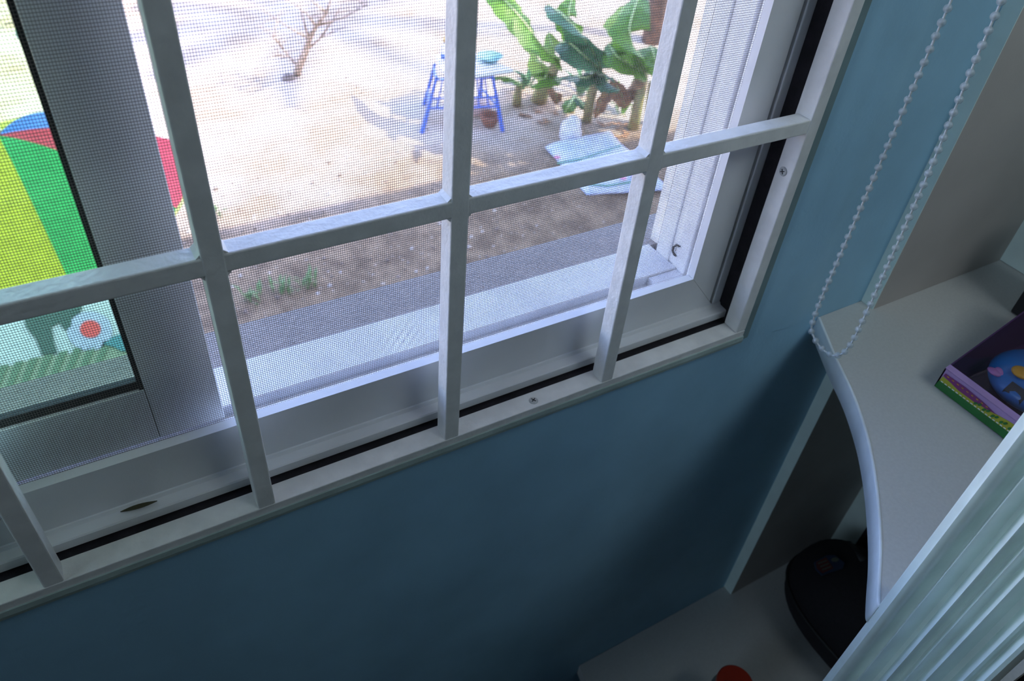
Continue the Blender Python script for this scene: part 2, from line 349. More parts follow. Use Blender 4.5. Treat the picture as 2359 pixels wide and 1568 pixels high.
# ================================================================== SLIDING SASH WITH GREEN GLASS
sa = empty('sliding_sash', (-.28, .055, .03)); tag(sa, 'white aluminium sliding window sash with green tinted glass, left behind the screen', 'window sash')
obj('stile', box(BM(), -.0172, .0205, .0498, .0570, .0335, .88, .0006), 'sash', sa)
obj('stile', box(BM(), -.578, -.545, .0498, .0570, .0335, .88, .0006), 'sash', sa)
obj('seam', box(BM(), -.0180, -.0171, .0506, .0560, .0340, .0735), 'gasket', sa)
obj('bottom_rail', box(BM(), -.545, -.0177, .0500, .0570, .0335, .0740, .0006), 'sash', sa)
obj('top_rail', box(BM(), -.545, -.0176, .0500, .0570, .83, .88, .0006), 'sash', sa)
obj('gasket', box(BM(), -.0198, -.0173, .0506, .0562, .074, .83), 'gasket', sa)
obj('gasket', box(BM(), -.545, -.0198, .0520, .0562, .0735, .0800), 'gasket', sa)
obj('glass_pane', box(BM(), -.545, -.0185, .0532, .0552, .078, .832), 'glass', sa)

# ================================================================== BUILT-IN CABINET, DESKTOP, FLUTED POST
YB = -.0097; XJ = .5788
cab = empty('built_in_cabinet', (.9, -.1, -.95)); tag(cab, 'white built-in cabinet with grey back board and open lower shelf in the corner', 'cabinet')
obj('back_panel', box(BM(), XJ + .0006, 2.0, YB, WY0, -.95, 1.52), 'backp', cab)
o = obj('edge_strip', box(BM(), XJ - .0004, XJ + .0005, YB, WY0, -.95, 1.52), 'edge', cab); o['label'] = 'pale edge of the back board'
obj('divider', box(BM(), .7703, .788, -.30, YB - .0002, -.024, 1.3), 'edge', cab)
obj('divider', box(BM(), .7703, .788, -.30, YB - .0002, -.5187, -.0445), 'edge', cab)
def curve_pts(pts, n):
    out = []
    P = [Vector(p) for p in pts]; P = [P[0] * 2 - P[1]] + P + [P[-1] * 2 - P[-2]]
    for i in range(1, len(P) - 2):
        for k in range(n):
            t = k / n; a, b, c, d = P[i - 1:i + 3]
            out.append(.5 * ((2 * b) + (c - a) * t + (2 * a - 5 * b + 4 * c - d) * t * t + (3 * b - a - 3 * c + d) * t ** 3))
    return out + [P[-2]]
lowc = curve_pts([(.3425, .0036), (.3390, -.016), (.3330, -.06), (.3290, -.12), (.3330, -.18), (.3440, -.2188)], 5)
lo = [tuple(p) for p in lowc] + [(.3588, -.2190), (.3588, -.29), (2.0, -.29), (2.0, YB), (.5786, YB), (.5786, .0038)]
obj('lower_shelf', extrude_z(BM(), lo, -.539, -.519), 'lamin', cab)
desk_c = curve_pts([(.5217, .0036), (.5080, -.0190), (.4929, -.0440), (.4723, -.0810), (.4477, -.1160), (.4216, -.1460), (.3952, -.1723), (.3732, -.1920), (.3528, -.2080), (.3415, -.2172), (.3398, -.2200)], 5)
desk = [tuple(p) for p in desk_c] + [(.3588, -.2192), (.3588, -.29), (2.0, -.29), (2.0, YB - .0002), (XJ - .0008, YB - .0002), (XJ - .0008, .0038)]
dk = empty('corner_desktop', (.9, -.1, -.0442)); tag(dk, 'white laminate desktop with concave curved front edge beside the window', 'desktop')
bm = extrude_z(BM(), desk, -.0440, -.0246)
obj('top_board', bm, 'lamin', dk)
# curved edge banding with a thin raised lip
bm = BM(); pr = [(0, -.0442), (-.0008, -.0436), (-.0008, -.0250), (-.0002, -.0243), (.0012, -.0242), (.0016, -.0246)]
rows = []
for i, p in enumerate(desk_c):
    t = (desk_c[min(i + 1, len(desk_c) - 1)] - desk_c[max(i - 1, 0)]).normalized(); n_ = Vector((-t.y, t.x)) if False else Vector((t.y, -t.x))
    rows.append([bm.verts.new((p.x - n_.x * a, p.y - n_.y * a, z)) for a, z in pr] if False else [bm.verts.new((p.x + n_.x * (-a), p.y + n_.y * (-a), z)) for a, z in pr])
for i in range(len(rows) - 1):
    for k in range(len(pr) - 1): bm.faces.new((rows[i][k], rows[i + 1][k], rows[i + 1][k + 1], rows[i][k + 1]))
EDGE = bm
o = obj('edge_band', bm, mat('white_edge_band', (.82, .86, .90), .35), dk, True)
# fluted post
prof = [(.0005, -.2193), (.0000, -.2200), (-.0006, -.2228), (-.0022, -.2244), (-.0019, -.2262), (-.0006, -.2285), (.0012, -.2296), (.0042, -.2303), (.0050, -.2325), (.0044, -.2340),
        (.0008, -.2352), (.0003, -.2360), (.0012, -.2368), (.0036, -.2382), (.0052, -.2400), (.0050, -.2425), (.0022, -.2450), (-.0002, -.2472), (-.0010, -.2486), (-.0002, -.2496), (.0022, -.2502),
        (.0030, -.2520), (.0026, -.2532), (.0006, -.2546), (-.0002, -.2556), (.0004, -.2564), (.0024, -.2574), (.0030, -.2586), (.0022, -.2602), (.0000, -.2622), (-.0008, -.2636), (.0004, -.2648), (.0022, -.2655),
        (.0048, -.2675), (.0050, -.2705), (.0026, -.2728), (.0002, -.2748), (-.0008, -.2764), (.0002, -.2774), (.0020, -.2780), (.0022, -.2788), (.0000, -.2806), (-.0012, -.2830), (-.0010, -.2850), (.0006, -.2866)]
bm = extrude_z(BM(), [(.3400 + a * 2.6 if i > 5 else .3392 + a, y) for i, (a, y) in enumerate(prof)] + [(.3582, -.2866), (.3582, -.2193)], -.95, 1.5)
fp = obj('fluted_post', bm, 'flute', None, True); tag(fp, 'tall white fluted wooden post at the near end of the desktop', 'post')
ng = fp.modifiers.new('sharp', 'EDGE_SPLIT'); ng.split_angle = radians(50)
obj('side_panel', box(BM(), .3585, .374, -.284, -.2200, -.5188, -.0445), 'backp', cab)

# ================================================================== BEAD CHAIN
bl = empty('roller_blind', (.10, -.05, 1.20)); tag(bl, 'white roller blind headrail above the window', 'blind')
obj('headrail', box(BM(), -.60, .46, -.085, .0035, 1.17, 1.25, .006), 'frame', bl)
ch = empty('bead_chain', (.44, -.055, .6)); tag(ch, 'looped clear plastic bead chain hanging beside the window', 'bead chain')
XC = .44; path = []
zt = 1.168
path += [Vector((XC, -.0400, z)) for z in (zt, .8, .5, .27, .154, .08, .056)]
path += [at(u, v, 0, XC) for u, v in ((1870, 750), (1875, 776), (1888, 797), (1905, 812), (1923, 819), (1941, 814), (1953, 801), (1965, 784))]
path += [Vector((XC, y, z)) for y, z in ((-.0768, .0640), (-.0762, .0900), (-.0730, .175), (-.0674, .2793), (-.062, .5), (-.062, .8), (-.062, zt))]
cp = curve_pts(path, 8) if False else None
def cr3(pts, n):
    P = [Vector(p) for p in pts]; P = [P[0] * 2 - P[1]] + P + [P[-1] * 2 - P[-2]]; out = []
    for i in range(1, len(P) - 2):
        a, b, c, d = P[i - 1:i + 3]
        for k in range(n):
            t = k / n; out.append(.5 * ((2 * b) + (c - a) * t + (2 * a - 5 * b + 4 * c - d) * t * t + (3 * b - a - 3 * c + d) * t ** 3))
    return out + [P[-2]]
cp = cr3(path, 10)
obj('cord', tube(BM(), cp, .00075, 6), 'cord', ch, True)
bm = BM(); ball(bm, (0, 0, 0), .0025, u=14, v=10); ball(bm, (0, 0, 0), .0013, .0013, .0016, u=8, v=6)
bmesh.ops.recalc_face_normals(bm, faces=bm.faces)
bme = bpy.data.meshes.new('bead'); bm.to_mesh(bme); bm.free(); bme.materials.append(M['bead']); bme.materials.append(M['cord'])
bme.polygons.foreach_set('use_smooth', [True] * len(bme.polygons))
for p in bme.polygons:
    if p.center.length < .0017: p.material_index = 1
acc = 0; nxt = .004
for a, b in zip(cp[:-1], cp[1:]):
    d = (b - a).length
    while acc + d > nxt:
        p = a + (b - a) * ((nxt - acc) / d)
        if p.z < .56:
            q = link('bead', bme, ch); q.location = p
            q.matrix_parent_inverse = Matrix.Translation(-ch.location)
        nxt += .0078
    acc += d

# ================================================================== THINGS ON THE DESKTOP
pk = empty('toy_package', (.60, -.15, -.0242)); tag(pk, 'wedge shaped purple and green toy carton with clear blister on the desktop', 'toy box')
X0 = .5445; zb = -.0241
y0, y1 = -.1033, -.262
def ztop(x): return -.0045 + (x - X0) * .42
bm = BM(); poly(bm, [(X0, y0, zb), (.69, y0, zb), (.69, y0, zb + .0012), (X0, y0, zb + .0012)], (0, y1 - y0, 0)); obj('carton_base', bm, 'purple', pk)
for yy in (y0, y1 + .0012):
    bm = BM(); poly(bm, [(X0, yy, zb + .0012), (.69, yy, zb + .0012), (.69, yy, ztop(.69)), (X0, yy, ztop(X0))], (0, -.0012, 0)); obj('carton_side', bm, 'purple', pk)
obj('carton_back', box(BM(), .6888, .69, y1, y0 - .0012, zb + .0012, ztop(.6888)), 'purple', pk)
obj('carton_front', box(BM(), X0, X0 + .0012, y1, y0, zb + .0012, -.0045), 'lilac', pk)
obj('front_border', poly(BM(), [(X0 + .0001, y0, -.0043), (X0 + .0001, y1, -.0043), (X0 + .005, y1, ztop(X0 + .005)), (X0 + .005, y0, ztop(X0 + .005))], (0, 0, .0004)), 'lilac', pk)
def fband(name, uv, m, k):
    bm = BM(); poly(bm, [at(u, v, 0, X0 - .0002 * k) for u, v in uv], (.00018, 0, 0)); return obj(name, bm, m, pk)
def L2(a, b, t): return (a[0] + (b[0] - a[0]) * t, a[1] + (b[1] - a[1]) * t)
bl0, bl1 = (2151.5, 889), (2303, 1004); b2 = L2(bl0, bl1, 1.5)
hv = (33, -36)
def fp_(t, h): p = L2(bl0, bl1, t); return (p[0] + hv[0] * h, p[1] + hv[1] * h * (1 + .2 * t))
fband('print_green', [fp_(0, .02), fp_(1.5, .02), fp_(1.5, .36), fp_(0, .38)], 'green', 1)
fband('print_yellow', [fp_(0, .38), fp_(.4, .36), fp_(1.5, .36), fp_(1.5, .80), fp_(1.0, .74), fp_(.5, .52), (fp_(0, .62))], 'yellow', 2)
fband('print_magenta', [fp_(0, .66), fp_(.25, .52), fp_(.5, .52), fp_(.8, .64), fp_(.6, .74), fp_(.3, .82), fp_(.0, .80)], 'magenta', 3)
for k in range(26):
    t = .02 + k * .056; fband('stitch', [fp_(t, .37), fp_(t + .034, .37), fp_(t + .034, .41), fp_(t, .41)], 'whitep', 4)
for k in range(9):
    t = .04 + k * .075; h = .72 - .008 * k; fband('stitch', [fp_(t, h), fp_(t + .03, h), fp_(t + .03, h + .035), fp_(t, h + .035)], 'gold', 5)
for k in range(6):
    t = .52 + k * .13
    c_ = fp_(t, .50); fband('leaf_print', [(c_[0] + 5 * cos(a), c_[1] + 3 * sin(a)) for a in [i * pi / 4 for i in range(8)]], 'green', 5)
    c_ = fp_(t + .05, .56); fband('leaf_print', [(c_[0] + 5 * cos(a), c_[1] + 3 * sin(a)) for a in [i * pi / 4 for i in range(8)]], 'green', 6)
# clear sloping window of the blister, domed
bm = BM(); n1 = 16; rows = []
for i in range(n1 + 1):
    r_ = []
    for j in range(n1 + 1):
        a, b = i / n1, j / n1; x = X0 + .005 + .139 * a; y = y0 - .0015 + (y1 - y0 + .003) * b
        dome = min(1, 6 * a, 6 * (1 - a), 6 * b, 6 * (1 - b)); dome = dome * dome * (3 - 2 * dome)
        r_.append(bm.verts.new((x, y, ztop(x) + .001 + .012 * dome)))
    rows.append(r_)
for i in range(n1):
    for j in range(n1): bm.faces.new((rows[i][j], rows[i + 1][j], rows[i + 1][j + 1], rows[i][j + 1]))
o = obj('clear_blister', bm, 'blister', pk, True)
if o.data.polygons[40].normal.z < 0: o.data.flip_normals()
eg = empty('toy_egg', (.607, -.140, zb + .0012)); tag(eg, 'blue egg-shaped electronic toy with pink and gold buttons inside the carton', 'toy')
EC = Vector((.603, -.148, -.0060)); ER = (.038, .036, .0165)
obj('shell', ball(BM(), EC, *ER, u=40, v=24), 'eggblue', eg, True)
def on_egg(u, v):
    d = (rgt * ((u - 1179.5) / FPX) + dwn * ((v - 784) / FPX) + fwd)
    o_ = Vector([(CAM[i] - EC[i]) / ER[i] for i in range(3)]); e = Vector([d[i] / ER[i] for i in range(3)])
    A, B, C_ = e.dot(e), 2 * o_.dot(e), o_.dot(o_) - 1; D_ = B * B - 4 * A * C_
    return CAM + d * ((-B - sqrt(max(D_, 0))) / (2 * A))
p = on_egg(2299, 858); bm = BM(); ball(bm, p + Vector((-.002, .002, 0)), .0042, .0058, .0018); ball(bm, p + Vector((.003, -.002, .0006)), .0046, .0066, .0018); o = obj('heart_button', bm, 'pink', eg, True); o['label'] = 'pink heart-shaped button'
p = on_egg(2354, 858); o = obj('round_button', ball(BM(), p, .0078, .0078, .0026, 24, 10), 'gold', eg, True)
q = [on_egg(u, v) + Vector((0, 0, .0030)) for u, v in ((2328, 884), (2308, 902), (2348, 933), (2368, 912))]
obj('screen', poly(BM(), q, (0, 0, -.003)), 'dark', eg)
bc = empty('black_case', (.71, -.09, -.0242)); tag(bc, 'black corner of a case standing on the desktop behind the toy carton', 'case')
p0 = at(2327, 719, 2, -.0240)
obj('case_body', box(BM(), p0.x + .001, p0.x + .060, p0.y - .028, p0.y + .001, -.0241, .085, .0015), 'dark', bc)
obj('case_lid', box(BM(), p0.x + .0012, p0.x + .0602, p0.y - .0282, p0.y + .0012, .0853, .092, .0015), 'dark', bc)

# ================================================================== THINGS ON THE LOWER SHELF
bp = empty('backpack', (.70, -.13, -.519)); tag(bp, 'black rounded backpack with a small red and blue patch on the lower shelf', 'backpack')
bm = BM(); ball(bm, (0, 0, 0), 1, u=48, v=30)
for v in bm.verts:
    c = v.co; e = .62
    c.x = math.copysign(abs(c.x) ** .8, c.x); c.y = math.copysign(abs(c.y) ** .8, c.y); c.z = math.copysign(abs(c.z) ** e, c.z)
    c.x *= 1 - .10 * (c.z > 0) * c.z
bmesh.ops.transform(bm, matrix=Matrix.Translation((.670, -.140, -.460)) @ Matrix.Diagonal((.070, .112, .058, 1)), verts=bm.verts)
for v in bm.verts: v.co.z = max(v.co.z, -.5186)
obj('bag_body', bm, 'navy', bp, True)
bm = BM(); seam = [(.670 + .0712 * math.copysign(abs(cos(a)) ** .8, cos(a)), -.140 + .1135 * math.copysign(abs(sin(a)) ** .8, sin(a)), -.460) for a in [i * 2 * pi / 48 for i in range(49)]]
tube(bm, seam, .0022, 6, False); obj('zip_piping', bm, 'dark', bp, True)
pc = at(1906, 1300, 2, -.387)
def pat(du, dv, z=0.): return at(1906 + du, 1300 + dv, 2, -.4012 + z)
obj('patch', poly(BM(), [pat(*q) for q in ((-30, -6), (-2, -22), (18, -22), (40, -4), (36, 8), (10, 16), (-12, 24), (-26, 10))], (0, 0, -.002)), 'patchblue', bp)
obj('patch_print', poly(BM(), [pat(*q, .0006) for q in ((-26, -6), (-3, -17), (14, 8), (-11, 20), (-24, 8))], (0, 0, -.001)), 'patchred', bp)
for k in range(3):
    obj('patch_lettering', poly(BM(), [pat(*q, .0011) for q in ((-22 + k * 5, -4 + k * 7), (-2 + k * 5, -11 + k * 7), (-1 + k * 5, -9 + k * 7), (-20 + k * 5, -1 + k * 7))], (0, 0, -.001)), 'patchgrey', bp)
bm = BM(); obj('patch_star', poly(BM(), [pat(18 + 9 * cos(a), -12 + 5 * sin(a), .0011) for a in [i * pi / 4 for i in range(8)]], (0, 0, -.001)), 'patchgrey', bp)
obj('shoulder_strap', tube(BM(), [(.705, -.038, -.50), (.708, -.040, -.46), (.70, -.060, -.420), (.688, -.090, -.408)], .007, 8), 'dark', bp, True)
fo = empty('black_folder', (.755, -.16, -.519)); tag(fo, 'black upright folder leaning behind the backpack under the desktop', 'folder')
obj('cover', box(BM(), .7475, .7695, -.28, -.0500, -.5186, -.30, .002), 'dark', fo)
obj('spine', box(BM(), .7445, .7472, -.0620, -.0502, -.5186, -.305, .001), 'navy', fo)
bo = empty('drink_bottle', (.452, -.127, -.519)); tag(bo, 'small grey bottle with an orange-red screw lid on the lower shelf', 'bottle')
lc = at(1695, 1570, 2, -.440)
lathe(bm := BM(), (lc.x, lc.y, -.5188), [(.0205, 0), (.0225, .003), (.0225, .055), (.018, .063), (.0165, .067)], 32); obj('bottle_body', bm, 'greyp', bo, True)
pr = [(.0195, 0), (.0205, .001), (.0205, .0095), (.0192, .0110), (.0100, .0114)]
lathe(bm := BM(), (lc.x, lc.y, -.4515), pr, 40); obj('lid', bm, 'orange', bo, False)
# faint raised marks on the lid, too blurred to read in the photograph
bm = BM(); r4 = random.Random(4)
for k in range(9):
    x_ = -.0105 + k * .0024 + (.001 if k > 4 else 0)
    box(bm, x_, x_ + .0015, -.0012 * r4.uniform(.6, 1), .0012, 0, .0003)
bmesh.ops.transform(bm, matrix=Matrix.Translation((lc.x - .002, lc.y + .001, -.4401)) @ Matrix.Rotation(radians(-29), 4, 'Z'), verts=bm.verts)
obj('lid_marks', bm, 'dark', bo)['kind'] = 'stuff'

# small things on the window
dl = at(318, 1166, 2, .0095); bm = BM(); r1 = []; r2 = []
for k in range(9):
    t = k / 8; c_ = at(278 + 84 * t, 1179 - 25 * t, 2, .0086 + .0025 * sin(pi * t)); wv = .0014 * sin(pi * t) + .0001
    r1.append(bm.verts.new(c_ + Vector((0, wv, .0004)))); r2.append(bm.verts.new(c_ + Vector((0, -wv, 0))))
for k in range(8): bm.faces.new((r1[k], r1[k + 1], r2[k + 1], r2[k]))
o = obj('dry_leaf', bm, 'ochre'); tag(o, 'thin curled dry leaf lying on the inner window ledge', 'leaf')
sol = o.modifiers.new('s', 'SOLIDIFY'); sol.thickness = .0003
bm = BM(); tube(bm, [at(u, v, 0, .3843) for u, v in ((1566, 568), (1559, 564), (1552, 568), (1550, 578), (1553, 586), (1557, 590))], [.0006, .0009, .0010, .0010, .0010, .0006], 8)
o = obj('curled_grub', bm, 'dark', None, True); tag(o, 'tiny dark curled grub clinging to the white side jamb behind the mesh', 'insect')

# ================================================================== OUTDOORS
G = -3.0
# --- umbrella
ub = empty('garden_umbrella', (-.20, 2.44, -3.0)); tag(ub, 'small umbrella with yellow, green, red and blue panels open outside the window', 'umbrella')
AP = Vector((-.225, 2.455, -.880)); RC = Vector((-.185, 2.445, -1.10)); R_ = .56
angs = [radians(a) for a in (20, -34, -86, -134, -185, -237, -288)]; rads = [.56, .49, .59, .56, .56, .56, .60]
cols = ['u_r', 'u_g', 'u_y', 'u_b', 'u_r', 'u_y', 'u_b']
for k in range(7):
    a0, a1 = angs[k], angs[(k + 1) % 7]; r0, r1 = rads[k], rads[(k + 1) % 7]
    if a1 > a0: a1 -= 2 * pi
    def rim(s_, a0=a0, a1=a1, r0=r0, r1=r1):
        a = a0 + (a1 - a0) * s_; ch_ = Vector((cos(a0), sin(a0), 0)) * r0 * (1 - s_) + Vector((cos(a1), sin(a1), 0)) * r1 * s_
        return RC + ch_.lerp(Vector((cos(a), sin(a), 0)) * (r0 + (r1 - r0) * s_), .3)
    bm = BM(); rows = []; n = 12; m_ = 10
    for i in range(n + 1):
        t = i / n; row = []
        for j in range(m_ + 1):
            s_ = j / m_; p = AP.lerp(rim(s_), t); p.z = AP.z + (RC.z - AP.z) * t ** 1.7 - .035 * sin(pi * s_) * t * sin(pi * t * .5)
            row.append(bm.verts.new(p))
        rows.append(row)
    for i in range(n):
        for j in range(m_): bm.faces.new((rows[i][j], rows[i][j + 1], rows[i + 1][j + 1], rows[i + 1][j]))
    bmesh.ops.remove_doubles(bm, verts=bm.verts, dist=1e-5)
    obj('canopy_panel', bm, cols[k], ub, True)
    obj('rim_trim', tube(BM(), [rim(q / 10) + Vector((0, 0, -.035 * sin(pi * q / 10))) for q in range(11)], .006, 6), 'u_t', ub, True)
obj('pole', tube(BM(), [(-1.30, 3.35, -3.04), (-.22, 2.455, -.86)], .011, 10), 'pole', ub, True)
obj('foot', lathe(BM(), (-1.30, 3.35, -3.05), [(.16, 0), (.16, .04), (.05, .07), (.03, .16)], 24), 'matw', ub)
for a, r_ in zip(angs, rads): obj('rib', tube(BM(), [(-.222, 2.455, -.90), tuple(RC + Vector((cos(a), sin(a), 0)) * r_ * .98 - Vector((0, 0, .006)))], .003, 5), 'pole', ub)
# --- printed play mat
pm = empty('play_mat', (-.3, 4.0, -2.98)); tag(pm, 'pale printed play mat with a dark tree and red disc below the umbrella', 'mat')
MZ = -2.905
def mp(name, uv, m, k, tk=.004): return obj(name, poly(BM(), [at(u, v, 2, MZ + .004 * k) for u, v in uv], (0, 0, -tk)), m, pm)
mp('sheet', [(-160, 640), (330, 560), (338, 950), (-160, 1060)], 'matw', 0, .02)
mp('grass_print', [(-160, 905), (0, 850), (90, 822), (180, 812), (262, 795), (345, 780), (350, 950), (-160, 1060)], 'mato', 1)
for k in range(9): mp('blade_print', [(-60 + k * 34, 925 - k * 9), (-44 + k * 34, 920 - k * 9), (-14 + k * 34, 846 - k * 8), (-34 + k * 34, 850 - k * 8)], 'matg', 2)
mp('tree_print', [(48, 700), (60, 752), (84, 782), (96, 816), (132, 812), (124, 786), (118, 752), (136, 742), (150, 760), (164, 752), (166, 730), (184, 720), (190, 700)], 'matd', 2)
mp('disc_print', [(207 + 52 * cos(i * pi / 10), 762 + 45 * sin(i * pi / 10)) for i in range(20)], 'matp', 2)
mp('red_disc_print', [(208 + 24 * cos(i * pi / 8), 757 + 20 * sin(i * pi / 8)) for i in range(16)], 'matr', 3)
mp('hill_print', [(238, 792), (258, 776), (300, 760), (330, 758), (330, 806), (280, 808), (262, 798)], 'matt', 3)
# --- table with blue plastic legs
tb = empty('garden_table', (3.25, 5.85, -3.0)); tag(tb, 'white board tabletop on a blue plastic slatted stand in the yard', 'table')
TZ = -2.42
top = [at(u, v, 2, TZ) for u, v in ((1004, 128), (1020, 162), (1100, 172), (1184, 160), (1112, 128), (1060, 112))]
obj('board', poly(BM(), top, (0, 0, -.03)), 'plank', tb)
ft = [at(u, v, 2, G + .0) for u, v in ((972, 306), (1158, 302))]; ftb = [ft[0] + Vector((.28, .55, 0)), ft[1] + Vector((.05, .55, 0))]
tp = [at(1006, 176, 2, TZ - .03), at(1134, 172, 2, TZ - .03)]; tpb = [tp[0] + Vector((.10, .25, 0)), tp[1] + Vector((.03, .25, 0))]
for a, b in zip(ft + ftb, tp + tpb): obj('leg', tube(BM(), [a, b], [.022, .016], 8), 'bluepl', tb)
def lp(i, t, A=ft + ftb, B=tp + tpb): return A[i].lerp(B[i], t)
for t in (.45, .62, .95): obj('crossbar', tube(BM(), [lp(0, t), lp(1, t)], .012, 6), 'bluepl', tb)
for t in (.45, .95): obj('crossbar', tube(BM(), [lp(0, t), lp(2, t)], .012, 6), 'bluepl', tb); obj('crossbar', tube(BM(), [lp(1, t), lp(3, t)], .012, 6), 'bluepl', tb)
for s_ in (.12, .24, .36, .48, .6, .72, .86): obj('slat', tube(BM(), [lp(0, .45).lerp(lp(1, .45), s_), lp(0, .95).lerp(lp(1, .95), s_)], .009, 6), 'bluepl', tb)
di = at(1132, 146, 2, TZ + .02)
lathe(bm := BM(), (0, 0, 0), [(.07, 0), (.12, .05), (.124, .052), (.116, .047), (.066, .008)], 28)
bmesh.ops.transform(bm, matrix=Matrix.Translation(di + Vector((.04, .10, -.0195))), verts=bm.verts)
o = obj('basin', bm, 'aqua', None, True); tag(o, 'shallow aqua plastic basin on the garden table', 'basin')
b0 = at(1016, 150, 2, TZ + .001); bt = empty('white_bottle', b0); tag(bt, 'white and blue bottle with an ochre cap on the garden table', 'bottle')
obj('bottle_body', lathe(BM(), (b0.x + .06, b0.y + .03, TZ + .0005), [(.045, 0), (.05, .01), (.05, .14), (.03, .17), (.025, .19)], 16), 'bagw', bt, True)
obj('bottle_label', lathe(BM(), (b0.x + .06, b0.y + .03, TZ + .05), [(.0508, 0), (.0508, .05)], 16), 'bluepl', bt, True)
obj('cap', lathe(BM(), (b0.x + .06, b0.y + .03, TZ + .1915), [(.03, 0), (.03, .04), (.015, .045)], 16), 'capy', bt, True)
# --- pot and cloth under the table
pp = at(1128, 286, 2, G); o = obj('clay_pot', lathe(BM(), (pp.x, pp.y, G - .01), [(.06, 0), (.09, .07), (.10, .11), (.085, .112), (.06, .05)], 18), 'terra', None, True); tag(o, 'small terracotta pot on the ground by the table leg', 'pot')
def lump(name, uv, zc, r, m, label, cat, seed):
    c = at(*uv, 2, zc); bm = BM(); ball(bm, c, *r, u=24, v=16)
    for v_ in bm.verts:
        n_ = noise.noise(v_.co * 7 + Vector((seed, 0, 0))); v_.co += (v_.co - c) * .35 * n_
    o = obj(name, bm, m, None, True); return tag(o, label, cat)
lump('pink_bundle', (1102, 246), -2.93, (.14, .10, .08), 'cloth', 'crumpled pale pink cloth bundle under the blue table', 'cloth', 3)
# --- white bag, printed sacks
c = at(1316, 300, 2, -2.88); bm = BM(); ball(bm, (0, 0, 0), .105, .095, .15, 24, 16)
for v_ in bm.verts:
    v_.co *= 1 + .22 * noise.noise(v_.co * 14); v_.co.x *= 1 - .8 * max(0, v_.co.z) * 2; v_.co.z = max(v_.co.z, -.125)
bmesh.ops.translate(bm, vec=c, verts=bm.verts); o = obj('white_bag', bm, 'bagw', None, True); tag(o, 'knotted white plastic bag standing before the banana plants', 'bag')
sk_ = empty('printed_sack', at(1350, 370, 2, -2.95)); tag(sk_, 'pale blue printed plastic sack lying flat below the white bag', 'sack')
def quad_sheet(name, uv, z0, z1, m, parent, seed, n=14, th=.05):
    P = [at(*uv[0], 2, z0), at(*uv[1], 2, z0), at(*uv[2], 2, z1), at(*uv[3], 2, z1)]; bm = BM(); T = []; B = []
    for i in range(n + 1):
        r_, r2_ = [], []
        for j in range(n + 1):
            a, b = i / n, j / n; p = P[0].lerp(P[1], a).lerp(P[3].lerp(P[2], a), b); e = min(a, 1 - a, b, 1 - b) * 5; e = min(1, e)
            w_ = .018 * noise.noise(Vector((a * 6, b * 5, seed)))
            r_.append(bm.verts.new(p + Vector((0, 0, th * sqrt(e) + w_)))); r2_.append(bm.verts.new(p + Vector((0, 0, -.004))))
        T.append(r_); B.append(r2_)
    for i in range(n):
        for j in range(n):
            bm.faces.new((T[i][j], T[i + 1][j], T[i + 1][j + 1], T[i][j + 1])); bm.faces.new((B[i][j], B[i][j + 1], B[i + 1][j + 1], B[i + 1][j]))
    for k in range(n):
        for (a, b) in (((0, k), (0, k + 1)), ((n, k + 1), (n, k)), ((k + 1, 0), (k, 0)), ((k, n), (k + 1, n))): bm.faces.new((T[a[0]][a[1]], T[b[0]][b[1]], B[b[0]][b[1]], B[a[0]][a[1]]))
    return obj(name, bm, m, parent, True)
quad_sheet('sack_body', [(1256, 338), (1402, 306), (1540, 436), (1352, 448)], -2.97, -2.97, 'sackb', sk_, 2, n=20, th=.10)
for P_ in (((1285, 376), (1340, 366), (1400, 346), (1430, 336)), ((1345, 424), (1400, 428), (1450, 420), (1500, 412))):
    bm = BM(); tube(bm, [at(u, v, 2, -2.868) for u, v in P_], .011, 6); obj('stripe_print', bm, 'stripeg', sk_)
for u, v in ((1284, 362), (1436, 410), (1462, 404)): obj('flower_print', ball(BM(), at(u, v, 2, -2.872), .032, .032, .008, 10, 6), 'sackp', sk_)
# --- bare sapling
sp = empty('bare_sapling', at(682, 176, 2, G)); tag(sp, 'leafless thorny sapling standing alone in the sunlit sand', 'sapling')
b_ = at(682, 176, 2, G - .02)
def up(u, v, z): return at(u, v, 2, z)
trunk = [b_, up(690, 150, -2.80), up(704, 118, -2.60), up(712, 90, -2.42), up(728, 60, -2.25), up(752, 28, -2.05), up(765, -10, -1.85)]
obj('trunk', tube(BM(), trunk, [.045, .04, .034, .028, .02, .014, .008], 8), 'bark', sp, True)
rs = random.Random(5)
brs = [((688, 155, -2.85), (666, 130, -2.7), (652, 112, -2.6), (612, 70, -2.45)), ((666, 130, -2.7), (640, 128, -2.66), (600, 138, -2.6)), ((704, 118, -2.6), (740, 86, -2.4), (800, 60, -2.2)), ((712, 90, -2.42), (700, 50, -2.2), (690, 10, -2.0)),
       ((728, 60, -2.25), (790, 40, -2.1), (850, 10, -1.95)), ((652, 112, -2.6), (630, 84, -2.45), (640, 40, -2.3)), ((740, 86, -2.4), (770, 40, -2.2), (800, -10, -2.0)), ((712, 90, -2.42), (660, 60, -2.3), (600, 20, -2.1)), ((752, 28, -2.05), (720, 5, -1.95), (700, -20, -1.9)), ((728, 60, -2.25), (705, 30, -2.1), (650, -10, -1.95))]
for b in brs:
    P = [up(*q) for q in b]; obj('branch', tube(BM(), P, [.014 - .010 * i / (len(P) - 1) for i in range(len(P))], 6), 'bark', sp, True)
bm = BM()
for k in range(70):
    b = rs.choice(brs); i = rs.randrange(len(b) - 1); p = up(*b[i]).lerp(up(*b[i + 1]), rs.random()); d = Vector((rs.uniform(-1, 1), rs.uniform(-1, 1), rs.uniform(-.3, 1))).normalized() * rs.uniform(.12, .3)
    tube(bm, [p, p + d * .5 + Vector((0, 0, .02)), p + d], [.005, .004, .002], 4)
